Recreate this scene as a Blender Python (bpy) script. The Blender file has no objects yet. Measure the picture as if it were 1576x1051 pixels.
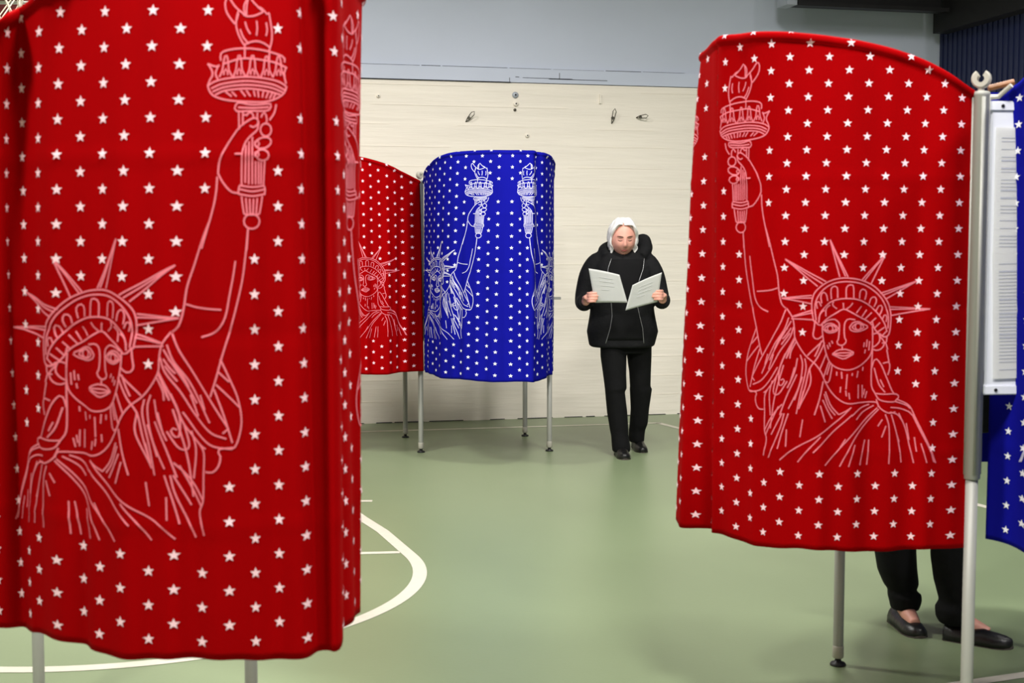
import bpy, bmesh, math, random
import numpy as np
from mathutils import Vector, Matrix
from mathutils.bvhtree import BVHTree

random.seed(7); rng = np.random.default_rng(7)
S = bpy.context.scene; COL = S.collection

# ------------------------------------------------------------------ camera
FPX, CAMH = 2100.0, 1.459
TH = math.atan(152.5 / FPX)
cam_d = bpy.data.cameras.new('camera'); cam = bpy.data.objects.new('camera', cam_d); COL.objects.link(cam)
cam.location = (0, 0, CAMH); cam.rotation_euler = (math.pi/2 - TH, 0, 0)
cam_d.sensor_width = 36; cam_d.lens = 36 * FPX / 1576; cam_d.clip_end = 100
cam_d.dof.use_dof = True; cam_d.dof.focus_distance = 9.2; cam_d.dof.aperture_fstop = 6.3
S.camera = cam

# ------------------------------------------------------------------ world and exposure
w = bpy.data.worlds.new('world'); S.world = w; w.use_nodes = True
w.node_tree.nodes['Background'].inputs[0].default_value = (1.0, 1.0, 1.0, 1)
w.node_tree.nodes['Background'].inputs[1].default_value = 0.15
S.view_settings.view_transform = 'Standard'; S.view_settings.look = 'None'
S.view_settings.gamma = 1; S.view_settings.use_curve_mapping = False
S.view_settings.exposure = 0.12

# room frame: far wall runs along E_, N_ points from it into the hall
E_ = np.array([0.9724, 0.2334]); N_ = np.array([0.2334, -0.9724]); W0 = np.array([-1.18, 10.934])
def rw(e, n, z=0.0):
    p = W0 + e*E_ + n*N_; return (p[0], p[1], z)
WANG = math.atan2(E_[1], E_[0])
CEIL = 6.2

# open bulbs of the hall's hanging lamps (world x, y); the fixtures are built further down
LAMPS = [(-2.7, 6.2, 1), (1.25, 6.1, 1), (5.0, 6.2, .6), (-2.3, 1.3, 1.35), (.9, 1.5, 1.1), (4.3, 1.9, .8)]
LAMP_Z, LAMP_W = 5.2, 720
for x, y, g_ in LAMPS:
    ld = bpy.data.lights.new('hall_lamp_light', 'SPOT'); ld.spot_size = math.radians(170); ld.spot_blend = .55; ld.shadow_soft_size = .40; ld.energy = LAMP_W*g_; ld.color = (1.0, 0.975, 0.94)
    lo = bpy.data.objects.new('hall_lamp_light', ld); COL.objects.link(lo); lo.location = (x, y, LAMP_Z)

# ------------------------------------------------------------------ helpers
def lin(c):
    return tuple(((v/255)/12.92 if v/255 <= .04045 else ((v/255+.055)/1.055)**2.4) for v in c)
def mat(name, rgb, rough=0.6, metal=0.0, noise=None, bump=None, spec=0.5, sheen=0.0, coords='Object', subsurf=0.0, transl=0.0):
    """noise=(scale, amount, (sx,sy,sz)); bump=(scale, strength, (sx,sy,sz))"""
    m = bpy.data.materials.new(name); m.use_nodes = True; nt = m.node_tree; b = nt.nodes['Principled BSDF']
    c = lin(rgb); b.inputs['Base Color'].default_value = (*c, 1)
    b.inputs['Roughness'].default_value = rough; b.inputs['Metallic'].default_value = metal
    b.inputs['Specular IOR Level'].default_value = spec
    if sheen: b.inputs['Sheen Weight'].default_value = sheen
    if subsurf:
        b.inputs['Subsurface Weight'].default_value = subsurf; b.inputs['Subsurface Radius'].default_value = (.01, .004, .002)
    tc = nt.nodes.new('ShaderNodeTexCoord')
    def tex(sc, stretch, detail=5):
        mp = nt.nodes.new('ShaderNodeMapping'); mp.inputs['Scale'].default_value = stretch
        nt.links.new(tc.outputs[coords], mp.inputs[0])
        n = nt.nodes.new('ShaderNodeTexNoise'); n.inputs['Scale'].default_value = sc; n.inputs['Detail'].default_value = detail
        nt.links.new(mp.outputs[0], n.inputs['Vector']); return n
    if noise:
        n = tex(noise[0], noise[2]); r = nt.nodes.new('ShaderNodeMapRange')
        r.inputs['From Min'].default_value = .3; r.inputs['From Max'].default_value = .7
        r.inputs['To Min'].default_value = 1 - noise[1]; r.inputs['To Max'].default_value = 1 + noise[1]*.5
        nt.links.new(n.outputs[0], r.inputs['Value'])
        mx = nt.nodes.new('ShaderNodeVectorMath'); mx.operation = 'SCALE'; mx.inputs[0].default_value = c
        nt.links.new(r.outputs[0], mx.inputs['Scale']); nt.links.new(mx.outputs[0], b.inputs['Base Color'])
    if bump:
        n = tex(bump[0], bump[2], 6); bp = nt.nodes.new('ShaderNodeBump'); bp.inputs['Strength'].default_value = bump[1]
        bp.inputs['Distance'].default_value = .01
        nt.links.new(n.outputs[0], bp.inputs['Height']); nt.links.new(bp.outputs[0], b.inputs['Normal'])
    if transl:
        t = nt.nodes.new('ShaderNodeBsdfTranslucent'); t.inputs[0].default_value = (*c, 1)
        mxs = nt.nodes.new('ShaderNodeMixShader'); mxs.inputs[0].default_value = transl
        nt.links.new(b.outputs[0], mxs.inputs[1]); nt.links.new(t.outputs[0], mxs.inputs[2])
        nt.links.new(mxs.outputs[0], nt.nodes['Material Output'].inputs[0])
    return m
ONE = (1, 1, 1)
M = dict(
    cream=mat('cream_painted_concrete', (240, 232, 219), .62, noise=(1.6, .06, (.5, .5, 6)), bump=(5, .45, (.45, .45, 5))),
    greywall=mat('grey_blue_painted_board', (196, 203, 220), .55, noise=(1.2, .07, (.6, .6, 1)), bump=(4, .2, (1, 1, 1))),
    navy=mat('navy_wall', (16, 26, 66), .5, noise=(2, .15, ONE)),
    hallwall=mat('hall_paint', (196, 194, 186), .7, noise=(1, .05, ONE)),
    ceil=mat('ceiling_paint', (214, 212, 204), .8, noise=(2, .05, ONE)),
    floor=mat('green_court_paint', (124, 138, 105), .36, noise=(1.0, .09, (1, .6, 1)), bump=(60, .03, ONE), spec=.4),
    line=mat('court_line_white', (206, 201, 186), .45, noise=(30, .06, ONE)),
    alu=mat('brushed_aluminium', (164, 164, 157), .5, .15, noise=(20, .05, (1, 1, .05))),
    plastic=mat('grey_plastic', (176, 172, 160), .45, noise=(20, .04, ONE)),
    black=mat('black_rubber', (18, 18, 18), .5, noise=(20, .1, ONE)),
    panel=mat('white_plastic_panel', (226, 228, 236), .4, noise=(3, .03, ONE)),
    shelf=mat('grey_shelf_board', (150, 150, 144), .5, noise=(3, .05, ONE)),
    paper=mat('paper', (240, 240, 238), .7, noise=(4, .03, ONE), transl=.45),
    ink=mat('grey_ink', (172, 174, 184), .7, noise=(50, .05, ONE)),
    faint=mat('faint_ink', (205, 207, 206), .7, noise=(50, .05, ONE)),
    yellow=mat('yellow_label', (214, 170, 60), .6, noise=(30, .08, ONE)),
    red=mat('red_cotton', (163, 0, 4), .8, noise=(6, .10, (1, 1, .25)), bump=(28, .12, (1, 1, .18)), spec=.03, transl=.2),
    blue=mat('blue_cotton', (20, 22, 154), .8, noise=(6, .10, (1, 1, .25)), bump=(28, .12, (1, 1, .18)), spec=.03, transl=.2),
    starred=mat('star_print_on_red', (250, 206, 216), .7, noise=(40, .04, ONE)),
    linered=mat('line_print_on_red', (226, 112, 126), .7, noise=(40, .05, ONE)),
    starblue=mat('star_print_on_blue', (240, 240, 250), .7, noise=(40, .04, ONE)),
    lineblue=mat('line_print_on_blue', (206, 204, 236), .7, noise=(40, .05, ONE)),
    skin=mat('skin', (222, 160, 142), .5, noise=(18, .10, ONE), subsurf=.08),
    lip=mat('lip', (176, 92, 88), .45, noise=(60, .05, ONE)),
    lash=mat('lash_and_brow', (84, 56, 46), .7, noise=(60, .1, ONE)),
    hair=mat('white_hair', (236, 234, 232), .55, noise=(40, .12, (1, 1, .2)), bump=(120, .3, (1, 1, .1))),
    darkhair=mat('dark_hair', (46, 34, 28), .5, noise=(40, .15, (1, 1, .2))),
    jacket=mat('black_fleece', (17, 17, 19), .85, noise=(14, .2, ONE), bump=(30, .5, ONE), spec=.25),
    shirt=mat('black_jersey', (14, 14, 15), .9, noise=(14, .2, ONE), spec=.2),
    trouser=mat('black_twill', (12, 12, 13), .9, noise=(12, .2, ONE), bump=(10, .6, (1, 1, 1.6)), spec=.2),
    shoe=mat('black_leather', (16, 15, 15), .38, noise=(30, .2, ONE), bump=(40, .3, ONE)),
    sole=mat('shoe_sole', (60, 52, 46), .7, noise=(30, .1, ONE)),
    zip=mat('zip_metal', (150, 150, 150), .4, .6, noise=(200, .2, ONE)),
    steel=mat('dark_steel', (26, 25, 26), .5, .3, noise=(6, .2, ONE)),
    plate=mat('pale_steel_plate', (170, 176, 186), .5, .2, noise=(6, .06, ONE)),
    wire=mat('wire', (96, 92, 82), .5, .5, noise=(30, .1, ONE)),
    darkgap=mat('dark_gap', (40, 42, 50), .9, noise=(6, .3, ONE)),
    wood=mat('brown_wood', (140, 86, 36), .5, noise=(8, .2, (1, 8, 1))),
    net=mat('net_cord', (226, 214, 196), .8, noise=(60, .1, ONE)),
    rim=mat('orange_rim', (190, 52, 20), .45, noise=(20, .1, ONE)),
    maroon=mat('dark_red_panel', (120, 16, 14), .6, noise=(6, .2, ONE)),
    white=mat('white_board', (214, 218, 214), .5, noise=(6, .04, ONE)),
)
em = bpy.data.materials.new('lamp_diffuser'); em.use_nodes = True
em.node_tree.nodes['Principled BSDF'].inputs['Emission Color'].default_value = (1, .96, .9, 1)
em.node_tree.nodes['Principled BSDF'].inputs['Emission Strength'].default_value = 4.0
M['lamp'] = em

def link(o, parent=None):
    COL.objects.link(o)
    if parent is not None: o.parent = parent
    return o
def mesh(name, V, F, m, parent=None, smooth=False, loc=None):
    me = bpy.data.meshes.new(name); me.from_pydata([tuple(map(float, v)) for v in V], [], [tuple(map(int, q)) for q in F]); me.update()
    if smooth: me.polygons.foreach_set('use_smooth', [True]*len(me.polygons))
    me.materials.append(M[m] if isinstance(m, str) else m)
    o = bpy.data.objects.new(name, me); link(o, parent)
    if loc is not None: o.location = loc
    return o
def tag(o, label=None, cat=None, group=None, kind=None):
    if label: o['label'] = label
    if cat: o['category'] = cat
    if group: o['group'] = group
    if kind: o['kind'] = kind
    return o
def empty(name, loc=(0, 0, 0), rz=0, label=None, cat=None, group=None):
    o = bpy.data.objects.new(name, None); o.empty_display_size = .1; COL.objects.link(o); o.location = loc; o.rotation_euler = (0, 0, rz)
    return tag(o, label, cat, group)
class MB:
    def __init__(s): s.v = []; s.f = []
    def add(s, V, F):
        b = len(s.v); s.v += [tuple(map(float, p)) for p in V]; s.f += [tuple(int(i)+b for i in q) for q in F]; return s
    def box(s, c, d, rz=0.0, R=None):
        hx, hy, hz = d[0]/2, d[1]/2, d[2]/2
        P = np.array([(x, y, z) for z in (-hz, hz) for x, y in ((-hx, -hy), (hx, -hy), (hx, hy), (-hx, hy))])
        if R is not None: P = P @ np.array(R).T
        if rz: P = P @ np.array([[math.cos(rz), -math.sin(rz), 0], [math.sin(rz), math.cos(rz), 0], [0, 0, 1]]).T
        return s.add(P + np.array(c), [(3, 2, 1, 0), (4, 5, 6, 7), (0, 1, 5, 4), (1, 2, 6, 5), (2, 3, 7, 6), (3, 0, 4, 7)])
    def tube(s, pts, rad, n=10, closed=False, flat=1.0, up=None):
        pts = np.array(pts, float); k = len(pts); rad = np.broadcast_to(np.array(rad, float), (k,))
        T = np.gradient(pts, axis=0) if not closed else (np.roll(pts, -1, 0) - np.roll(pts, 1, 0))
        T /= np.linalg.norm(T, axis=1)[:, None] + 1e-12
        a = np.array(up, float) if up is not None else (np.array([0, 0, 1.]) if abs(T[0][2]) < .9 else np.array([1., 0, 0]))
        V = []; a = a - T[0]*(a @ T[0]); a /= np.linalg.norm(a)
        ang = np.arange(n)*2*math.pi/n
        for i in range(k):
            a = a - T[i]*(a @ T[i]); a /= np.linalg.norm(a) + 1e-12; b = np.cross(T[i], a)
            V += list(pts[i] + rad[i]*(np.cos(ang)[:, None]*a*flat + np.sin(ang)[:, None]*b))
        F = []
        for i in range(k if closed else k-1):
            j = (i+1) % k
            for q in range(n): F.append((i*n+q, i*n+(q+1) % n, j*n+(q+1) % n, j*n+q))
        if not closed: F += [tuple(range(n-1, -1, -1)), tuple((k-1)*n+q for q in range(n))]
        return s.add(V, F)
    def loft(s, rings):
        n = len(rings[0]); V = np.concatenate([np.array(r, float) for r in rings]); F = []
        for i in range(len(rings)-1):
            for q in range(n): F.append((i*n+q, i*n+(q+1) % n, (i+1)*n+(q+1) % n, (i+1)*n+q))
        F += [tuple(range(n-1, -1, -1)), tuple((len(rings)-1)*n+q for q in range(n))]
        return s.add(V, F)
    def lathe(s, prof, n=20, c=(0, 0, 0)):
        ang = np.arange(n)*2*math.pi/n
        return s.loft([np.c_[c[0]+r*np.cos(ang), c[1]+r*np.sin(ang), np.full(n, c[2]+z)] for r, z in prof])
    def build(s, name, m, parent=None, smooth=False): return mesh(name, s.v, s.f, m, parent, smooth)
def adopt(o, par):                    # o was placed in world space; keep it there under par
    o.parent = par
    o.matrix_parent_inverse = (Matrix.Translation(Vector(par.location)) @ Matrix.Rotation(par.rotation_euler[2], 4, 'Z')).inverted(); return o
def rbox(name, c, d, m, parent=None, rz=0.0, bev=.004, R=None):
    """bevelled box"""
    b = MB().box((0, 0, 0), d, 0, R); bm = bmesh.new(); vs = [bm.verts.new(v) for v in b.v]; [bm.faces.new([vs[i] for i in q]) for q in b.f]
    bmesh.ops.bevel(bm, geom=bm.edges[:], offset=bev, segments=2, affect='EDGES')
    me = bpy.data.meshes.new(name); bm.to_mesh(me); bm.free(); me.materials.append(M[m])
    o = bpy.data.objects.new(name, me); link(o, parent); o.location = c; o.rotation_euler = (0, 0, rz); return o
def crom(P, per=8):
    P = np.array(P, float)
    if len(P) < 3: return P
    Q = np.vstack([2*P[0]-P[1], P, 2*P[-1]-P[-2]]); out = []
    for i in range(1, len(Q)-2):
        t = np.linspace(0, 1, per, endpoint=False)[:, None]; a, b, c, d = Q[i-1:i+3]
        out.append(.5*((2*b) + (-a+c)*t + (2*a-5*b+4*c-d)*t**2 + (-a+3*b-3*c+d)*t**3))
    return np.vstack(out + [P[-1:]])
def to_px_x(px, Y, z):               # world X of a point seen at column px, at depth Y and height z
    return (px-788)/FPX*(Y*math.cos(TH) + (CAMH-z)*math.sin(TH))

# ------------------------------------------------------------------ the hall
EL, ER, NB = -7.5, 5.07, 15.0      # hall: far wall from EL to ER, depth NB
def wbox(name, e0, e1, n0, n1, z0, z1, m, parent=None):
    c = rw((e0+e1)/2, (n0+n1)/2, (z0+z1)/2)
    o = MB().box((0, 0, 0), (e1-e0, abs(n1-n0), z1-z0)).build(name, m, parent); o.location = c; o.rotation_euler = (0, 0, WANG); return o
ST = 'structure'
floor = tag(wbox('floor', EL-.3, ER+.3, -.3, NB+.3, -.2, 0, 'floor'), kind=ST)
wall_far = tag(wbox('wall_far', EL-.3, ER+.3, -.3, 0, 0, 2.752, 'cream'), kind=ST)
wall_up = tag(wbox('wall_far_upper', EL-.3, ER+.3, -.3, -.012, 2.752, CEIL, 'greywall'), kind=ST)
tag(wbox('wall_left', EL-.3, EL, 0, NB+.3, 0, CEIL, 'hallwall'), kind=ST)
tag(wbox('wall_near', EL, ER+.3, NB, NB+.3, 0, CEIL, 'hallwall'), kind=ST)
tag(wbox('ceiling', EL-.3, ER+.3, -.3, NB+.3, CEIL, CEIL+.2, 'ceil'), kind=ST)
# painted border board along the top of the cream wall, with an open joint above it
trim = tag(wbox('trim_1', EL, ER-.01, -.02, .012, 2.757, 2.868, 'greywall'), kind=ST)
mb = MB()
x = EL
while x < ER-.1:                                     # ragged joint above the board
    L = random.uniform(.12, .7); h = random.choice([.002, .003, .004, .007, .009]); z = 2.871 + random.uniform(-.002, .003)
    c = rw(x+L/2, -.0115, z); mb.box(c, (L*.96, .003, h), WANG); x += L
mb.build('open_joint', 'darkgap', wall_up)
mb = MB()
for (e, L, z, h) in ((.0, 1.3, 2.7565, .005), (1.34, .03, 2.80, .004), (1.62, .5, 2.79, .004), (1.40, .42, 2.795, .003)):
    mb.box(rw(e+L/2-.1, .0125, z), (L, .003, h), WANG)
mb.box(rw(1.61, .0125, 2.815), (.004, .003, .055), WANG); mb.box(rw(1.19, .0125, 2.775), (.004, .003, .035), WANG)
mb.build('crack', 'darkgap', trim)
# shallow horizontal board joints cast into the cream concrete
mb = MB()
for i, z in enumerate(np.arange(.18, 2.72, .158)):
    x = EL + random.random()
    while x < ER-.4:
        L = random.uniform(.5, 2.4); mb.box(rw(x+L/2, .0005, z + random.uniform(-.012, .012)), (L, .004, random.choice([.003, .004, .006])), WANG)
        x += L + random.uniform(.1, 1.5)
mb.build('cast_ridge', 'cream', wall_far)
# thin, dark, broken seam where wall meets floor
mb = MB(); x = EL
while x < ER-.2:
    L = random.uniform(.05, .3); mb.box(rw(x+L/2, .003, .004), (L, .006, random.uniform(.003, .006)), WANG); x += L + random.uniform(.02, .25)
mb.build('base_seam', 'darkgap', wall_far)
# right-hand navy wall of vertical ribs
wr = tag(wbox('wall_right', ER, ER+.3, 0, NB, 0, CEIL, 'navy'), kind=ST)
for i in range(60):
    o = MB().box((0, 0, 0), (.008, .034, CEIL-.02)).build('rib', 'navy', wr); o.location = rw(ER-.004, .04+i*.075, CEIL/2); o.rotation_euler = (0, 0, WANG)
    adopt(o, wr)
for par in (wall_far, wall_up, trim):
    for o in par.children: adopt(o, par)
# court lines painted on the floor
def floor_line(pts, wd):
    P = np.array(pts, float); T = np.gradient(P, axis=0); T /= np.linalg.norm(T, axis=1)[:, None]; Nn = np.c_[-T[:, 1], T[:, 0]]
    V = [(*p, .0015) for p in P + Nn*wd/2] + [(*p, .0015) for p in P - Nn*wd/2]; k = len(P)
    o = mesh('court_line', V, [(i, k+i, k+i+1, i+1) for i in range(k-1)], 'line', floor)
    adopt(o, floor)
bl1 = np.array([1.184, 10.973]); d0 = np.array([2.313, .513]); d0 /= np.linalg.norm(d0); d1 = np.array([1.43, -3.5]); d1 /= np.linalg.norm(d1)
floor_line([bl1 - d0*5, bl1 + d0*.02], .05); floor_line([bl1 - d1*.0, bl1 + d1*8], .055)
C0, R0 = np.array([-1.70, 5.87]), 1.295
a = np.radians(np.linspace(22, -150, 60)); arc = np.c_[C0[0]+R0*np.cos(a), C0[1]+R0*np.sin(a)]
floor_line(np.vstack([[(-1.02, 7.72), (-.80, 7.16), (-.655, 6.82)], arc[1:]]), .062)
floor_line([(-2.4, 6.14), (-.53, 6.35)], .045); floor_line([(-1.6, 7.6), (-.79, 7.63)], .05)
floor_line([(1.45, 4.41), (2.6, 4.86)], .05)

# ------------------------------------------------------------------ ceiling lamps
for x, y, g_ in LAMPS:
    r = empty('hanging_lamp', (x, y, LAMP_Z), 0, 'white dome lamp hanging from the ceiling high above the court', 'lamp', 'dome lamps of the hall')
    MB().lathe([(.34, .25), (.345, .255), (.28, .36), (.12, .42), (.05, .46), (.0499, .47), (.045, .455), (.11, .41), (.27, .35), (.335, .25)], 24).build('dome', 'white', r, True)
    MB().tube([(0, 0, .46), (0, 0, CEIL-LAMP_Z)], .012, 8).build('stem', 'steel', r)
    MB().lathe([(.02, .40), (.025, .30), (.06, .05), (.07, -.02), (.05, -.07), (.01, -.09)], 16).build('bulb', 'lamp', r, True)

# ------------------------------------------------------------------ the printed drawing (flat fabric coordinates)
# U: outward distance from the fabric's centre line, V: height, both in photo pixels of the right red curtain
COLS = np.array([1104, 1118.5, 1139, 1161, 1187.6, 1216.7, 1247, 1277, 1308.5, 1341, 1371, 1400, 1430, 1455, 1481, 1504])
KIDX = np.array(list(range(15)) + [14.85])
def uv_img(x, y):
    xc = x + (y-100)*.024*(x-788)/712
    return ((np.interp(xc, COLS, KIDX) + (xc-1104)/18*(xc < 1104) + .75)*31, y)
def fig(P): return [uv_img(1120+x/2.766, 350+y/2.766) for x, y in P]
def tor(P): return [uv_img(1030+x/3.09, 40+y/3.09) for x, y in P]
def lef(P): return [(94.5+(280-x)*.323, 96.6+(y/2.627-5.7)*.719) for x, y in P]
def pl(t): return [tuple(float(v) for v in q.split(',')) for q in t.split()]
def ell(cx, cy, rx, ry, tilt=0.0, n=12):
    a = np.linspace(0, 2*math.pi, n+1); c, s_ = math.cos(tilt), math.sin(tilt)
    return [(cx+rx*math.cos(t)*c-ry*math.sin(t)*s_, cy+rx*math.cos(t)*s_+ry*math.sin(t)*c) for t in a]
TORCH = """225,128 205,105 187,75 182,40 192,18 205,30 220,52 240,72 255,82
240,72 232,100 230,135 240,170 255,200 268,218
225,128 232,112 240,85
270,97 262,70 265,45 278,28 287,20 300,38 318,55 335,70 350,75 360,88 367,80
367,80 375,125 380,160 378,200 368,235
255,82 270,97 300,96 325,86 345,74 335,62 318,58
278,28 273,60 273,92
268,120 275,145 290,170
315,115 318,145 315,175
355,120 360,150 355,175
247,150 262,185 285,210
265,215 290,203 320,198 350,207 372,222
268,218 268,270
370,235 368,290
170,278 168,252 185,238 230,230 290,229 350,235 400,248 430,262 432,282
182,290 250,271 320,272 390,282 436,302
120,290 133,310 140,335 130,355 122,380
120,290 150,302 165,296
160,300 150,330 160,355
440,300 430,330 438,370
122,380 150,362 200,350 280,345 360,350 410,362 438,380
135,392 180,372 280,362 380,372 432,395
140,405 190,385 280,378 370,385 425,405
122,380 130,405 150,425 200,440 280,447 350,445 400,430 430,408 440,380
150,418 190,400 280,393 360,400 415,415
190,405 215,425
215,405 235,425
252,400 272,425
275,400 292,425
305,400 310,425
322,400 325,428
345,402 340,428
365,405 355,430
382,408 370,432
395,412 385,430
232,460 228,475 240,486 300,484 360,481 375,467 372,452 300,459 245,450 232,460
242,470 300,472 368,466
398,455 390,490 370,520
245,486 247,560
262,490 262,545
276,505 290,488 303,500 303,515
320,490 320,515
335,510 346,488 358,505 358,530
262,545 262,505 276,500
165,740 170,690 190,640 220,590 250,550 290,520 312,512 325,525 318,542 305,551 290,545
325,525 320,560 290,590 270,620 260,660 258,720 258,790
230,660 258,660
165,740 185,780 215,815 245,822
350,690 347,740 345,790
275,625 272,780
287,610 286,785
300,590 300,785
313,690 313,785
325,690 325,785
336,692 335,785
250,790 300,797 347,790
248,805 300,815 350,805
245,825 300,834 350,825
250,790 245,808 247,828
347,790 352,806 349,828
258,835 262,870 268,908
340,833 335,870 328,908
275,842 280,905
290,845 292,905
305,845 303,905
320,842 315,905
268,908 298,911 328,908"""
LEAF = "-25,345 -13,315 -9,280 0,252 9,280 12,315 26,342"
FIG = """165,0 185,60 205,130 225,200 232,260 238,300 247,330 262,345
60,20 65,100 72,180 85,260 100,340 120,420 135,490 150,550
90,122 95,170 103,230 112,290 125,325 145,348 180,362
125,275 165,272 200,267 228,258
258,135 395,250
258,135 430,230
262,140 415,239
447,52 490,210
447,52 525,210
450,60 514,208
690,115 592,222
690,115 632,240
685,122 603,226
830,228 670,280
830,228 692,305
820,233 679,289
880,347 710,338
880,347 715,375
868,347 712,349
245,302 372,289
245,302 372,325
252,303 372,300
290,380 375,352
285,390 380,393
295,381 378,363
380,400 373,350 373,310 385,275 415,245 455,225 500,215 550,217 600,228 645,250 680,285 705,325 715,365 715,410 708,455 690,466 670,452
390,395 385,350 388,315 405,280 430,255 465,238 510,230 560,233 605,245 645,270 675,300 695,340 705,380 704,430
400,405 405,370 425,340 455,315 500,303 550,303 590,312 630,335 665,370 690,410 700,445
395,345 390,322 400,314 410,335
412,322 408,292 418,275 432,285 438,312
455,305 453,262 466,250 480,256 482,300
518,300 518,258 530,245 549,248 552,300
580,302 582,272 597,262 612,276 605,308
625,325 632,302 648,295 656,312 646,338
655,355 668,332 680,336 678,356 669,372
680,392 690,371 699,380 696,402
415,407 440,385 475,365 508,347 540,360 580,380 620,400 640,417
385,395 395,411 408,416 415,407
400,388 409,362 425,352
430,378 432,345 450,330
465,315 460,330 480,346
505,320 508,345
548,320 535,336 520,346
590,335 565,364
615,350 592,380
637,362 605,392
655,385 630,408
672,405 646,432
690,425 660,447
700,440 680,462
640,402 648,430 670,455 690,468 706,460
415,410 415,440 420,480 430,530 450,575 480,598 520,607 560,600 600,580 630,550 640,520 642,470 640,420
642,470 641,540 638,620 640,680 655,710
645,455 665,450 672,480 660,500 645,510
668,460 690,490 680,515 660,525 645,520
385,395 382,430 378,460 390,475 405,470 415,460
415,430 430,412 455,408 478,420 485,432 470,445 440,448 415,430
424,430 440,417 462,416 478,431 462,440 440,441 424,430
420,408 440,395 470,391 488,405
533,425 548,405 575,400 600,412 622,423 598,437 565,443 540,437 533,425
545,424 562,409 582,409 604,423 582,434 560,435 545,424
560,392 530,389 515,400 510,430 513,470 520,485 505,501 490,501 480,490 487,470 490,420 488,405
502,505 502,517
460,540 485,522 500,521 515,518 555,533 530,550 508,560 485,552 460,540
460,540 500,534 555,533
472,541 510,547 543,538
437,500 443,518
446,490 451,508
457,482 462,495
605,490 602,510
618,478 615,510
629,485 626,525
610,520 607,537
480,615 480,632
500,615 502,645
525,625 520,690
519,695 522,720
548,620 547,632
576,612 570,640
600,595 598,612
497,680 495,705
533,705 537,733
578,670 578,730
597,672 598,727
608,690 604,716
619,700 611,730
265,345 290,385 298,430 300,470 320,510 350,550 385,580 410,615 430,660 455,700 490,735 530,752 590,748 660,748 668,768
640,600 648,570 660,562 680,590 700,640 725,700 740,715
650,600 670,670 695,705
675,650 690,682
685,580 710,575 713,602 705,630
700,520 710,575
700,465 697,490 680,492
695,490 704,520
655,710 690,713 740,712 755,725 745,735 735,746 700,745 670,735 655,710
660,735 670,765 690,785 715,795 740,790
740,745 790,762 806,777
745,735 790,755 810,775 830,820 855,880 880,940 905,1012
815,800 845,870 880,950 898,1008
718,770 760,775 800,790 815,805
715,790 750,802 775,835
697,800 712,850 715,940 713,1015
722,800 745,880 760,950 768,1010
755,795 785,860 805,940 823,1012
790,840 803,912
825,900 832,962
848,925 858,965 870,1010
748,890 758,920
685,822 668,852
700,850 683,900
545,768 480,830 380,905 290,960 240,1005
410,895 360,955 315,1012
550,800 460,880 380,965
665,772 600,835 510,930 430,1020
650,762 600,790 570,822
630,757 590,772 548,806
520,905 495,946
565,930 550,980 535,1025
612,910 600,965 590,1020
630,910 627,965 622,1020
670,778 580,880 530,960 495,1025
418,480 385,515 355,548
412,482 398,520 385,550
425,490 395,555 365,605 348,680 322,770
432,540 405,605
445,572 420,642
460,585 455,620 445,660 430,657
452,578 436,628
420,655 405,730 385,802
430,700 455,760 490,800
418,735 440,780 462,818
408,760 430,832
425,710 445,765 475,803
490,800 520,785 545,768
337,825 325,902
268,870 265,945
258,800 240,870 185,1000
275,800 250,880 230,957
250,800 225,850 200,897
125,430 100,490 80,550 70,610 72,660 85,710 110,712 150,700 190,660 230,600
130,470 100,502
135,510 75,582
140,525 115,600 90,695
262,350 240,410 200,480 150,560 100,650
275,385 255,440 210,510 150,632
285,400 240,480 190,572
295,425 280,470 240,530 200,600 150,660 105,682
270,430 235,480 215,522
285,430 265,460 250,477
280,452 245,502
180,545 165,592
210,545 185,612
300,480 280,520 265,562
305,490 285,530 280,562
290,500 270,552
262,540 240,600 235,650 240,682 257,665 256,650 243,656
300,470 255,560 225,640 180,700 160,715
100,650 115,665
85,710 125,716 119,740 125,770 140,788 160,788
180,700 165,730 165,800 165,880 175,920 160,992
165,880 190,835 215,800 250,760
170,900 225,790 235,770
205,660 190,720 195,812
225,640 210,710 235,716 270,660
325,545 335,590 320,680 275,780
345,560 350,610 325,720 308,802
300,600 280,672
335,640 300,742
310,630 270,720 240,808
365,600 368,670 318,780
312,560 300,620 270,690
255,590 215,740 195,870
340,700 322,765"""
ART = [lef(pl(l)) for l in TORCH.split('\n')]
for cx in (190, 245, 300, 358, 408):
    ART += [lef([(cx+x, y) for x, y in pl(LEAF)]), lef([(cx-8, 337), (cx-7, 322), (cx, 312), (cx+7, 322), (cx+8, 337)])]
ART += [lef(ell(*e)) for e in ((355, 560, 23, 27), (344, 614, 35, 22, -.35), (341, 664, 27, 23, .1), (318, 618, 10, 13), (318, 662, 9, 13), (298, 938, 31, 31))]
ART += [tor(pl(l)) for l in ("440,800 443,860 455,930 485,1051", "345,982 348,1055 350,1062")]
ART += [fig(pl(l)) for l in FIG.split('\n')]
ART += [fig(ell(*e)) for e in ((450, 430, 13, 13), (574, 421, 15, 15))]
MASKS = [fig(pl("40,0 170,0 215,140 245,320 305,430 320,500 360,545 415,470 640,470 720,470 720,600 760,720 820,760 915,1013 150,1013 155,800 110,790 60,700 60,560 82,420 55,150")),
         fig(pl("365,290 400,240 500,205 610,220 690,280 725,360 725,470 640,600 420,600 370,470")),
         tor(pl("215,400 240,350 285,330 280,240 300,190 345,170 455,170 450,230 400,300 400,345 450,360 500,390 500,480 440,545 410,560 400,610 460,760 470,900 500,1051 320,1051 300,985 290,760 265,740 265,610 285,600 255,540 215,480"))]
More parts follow.
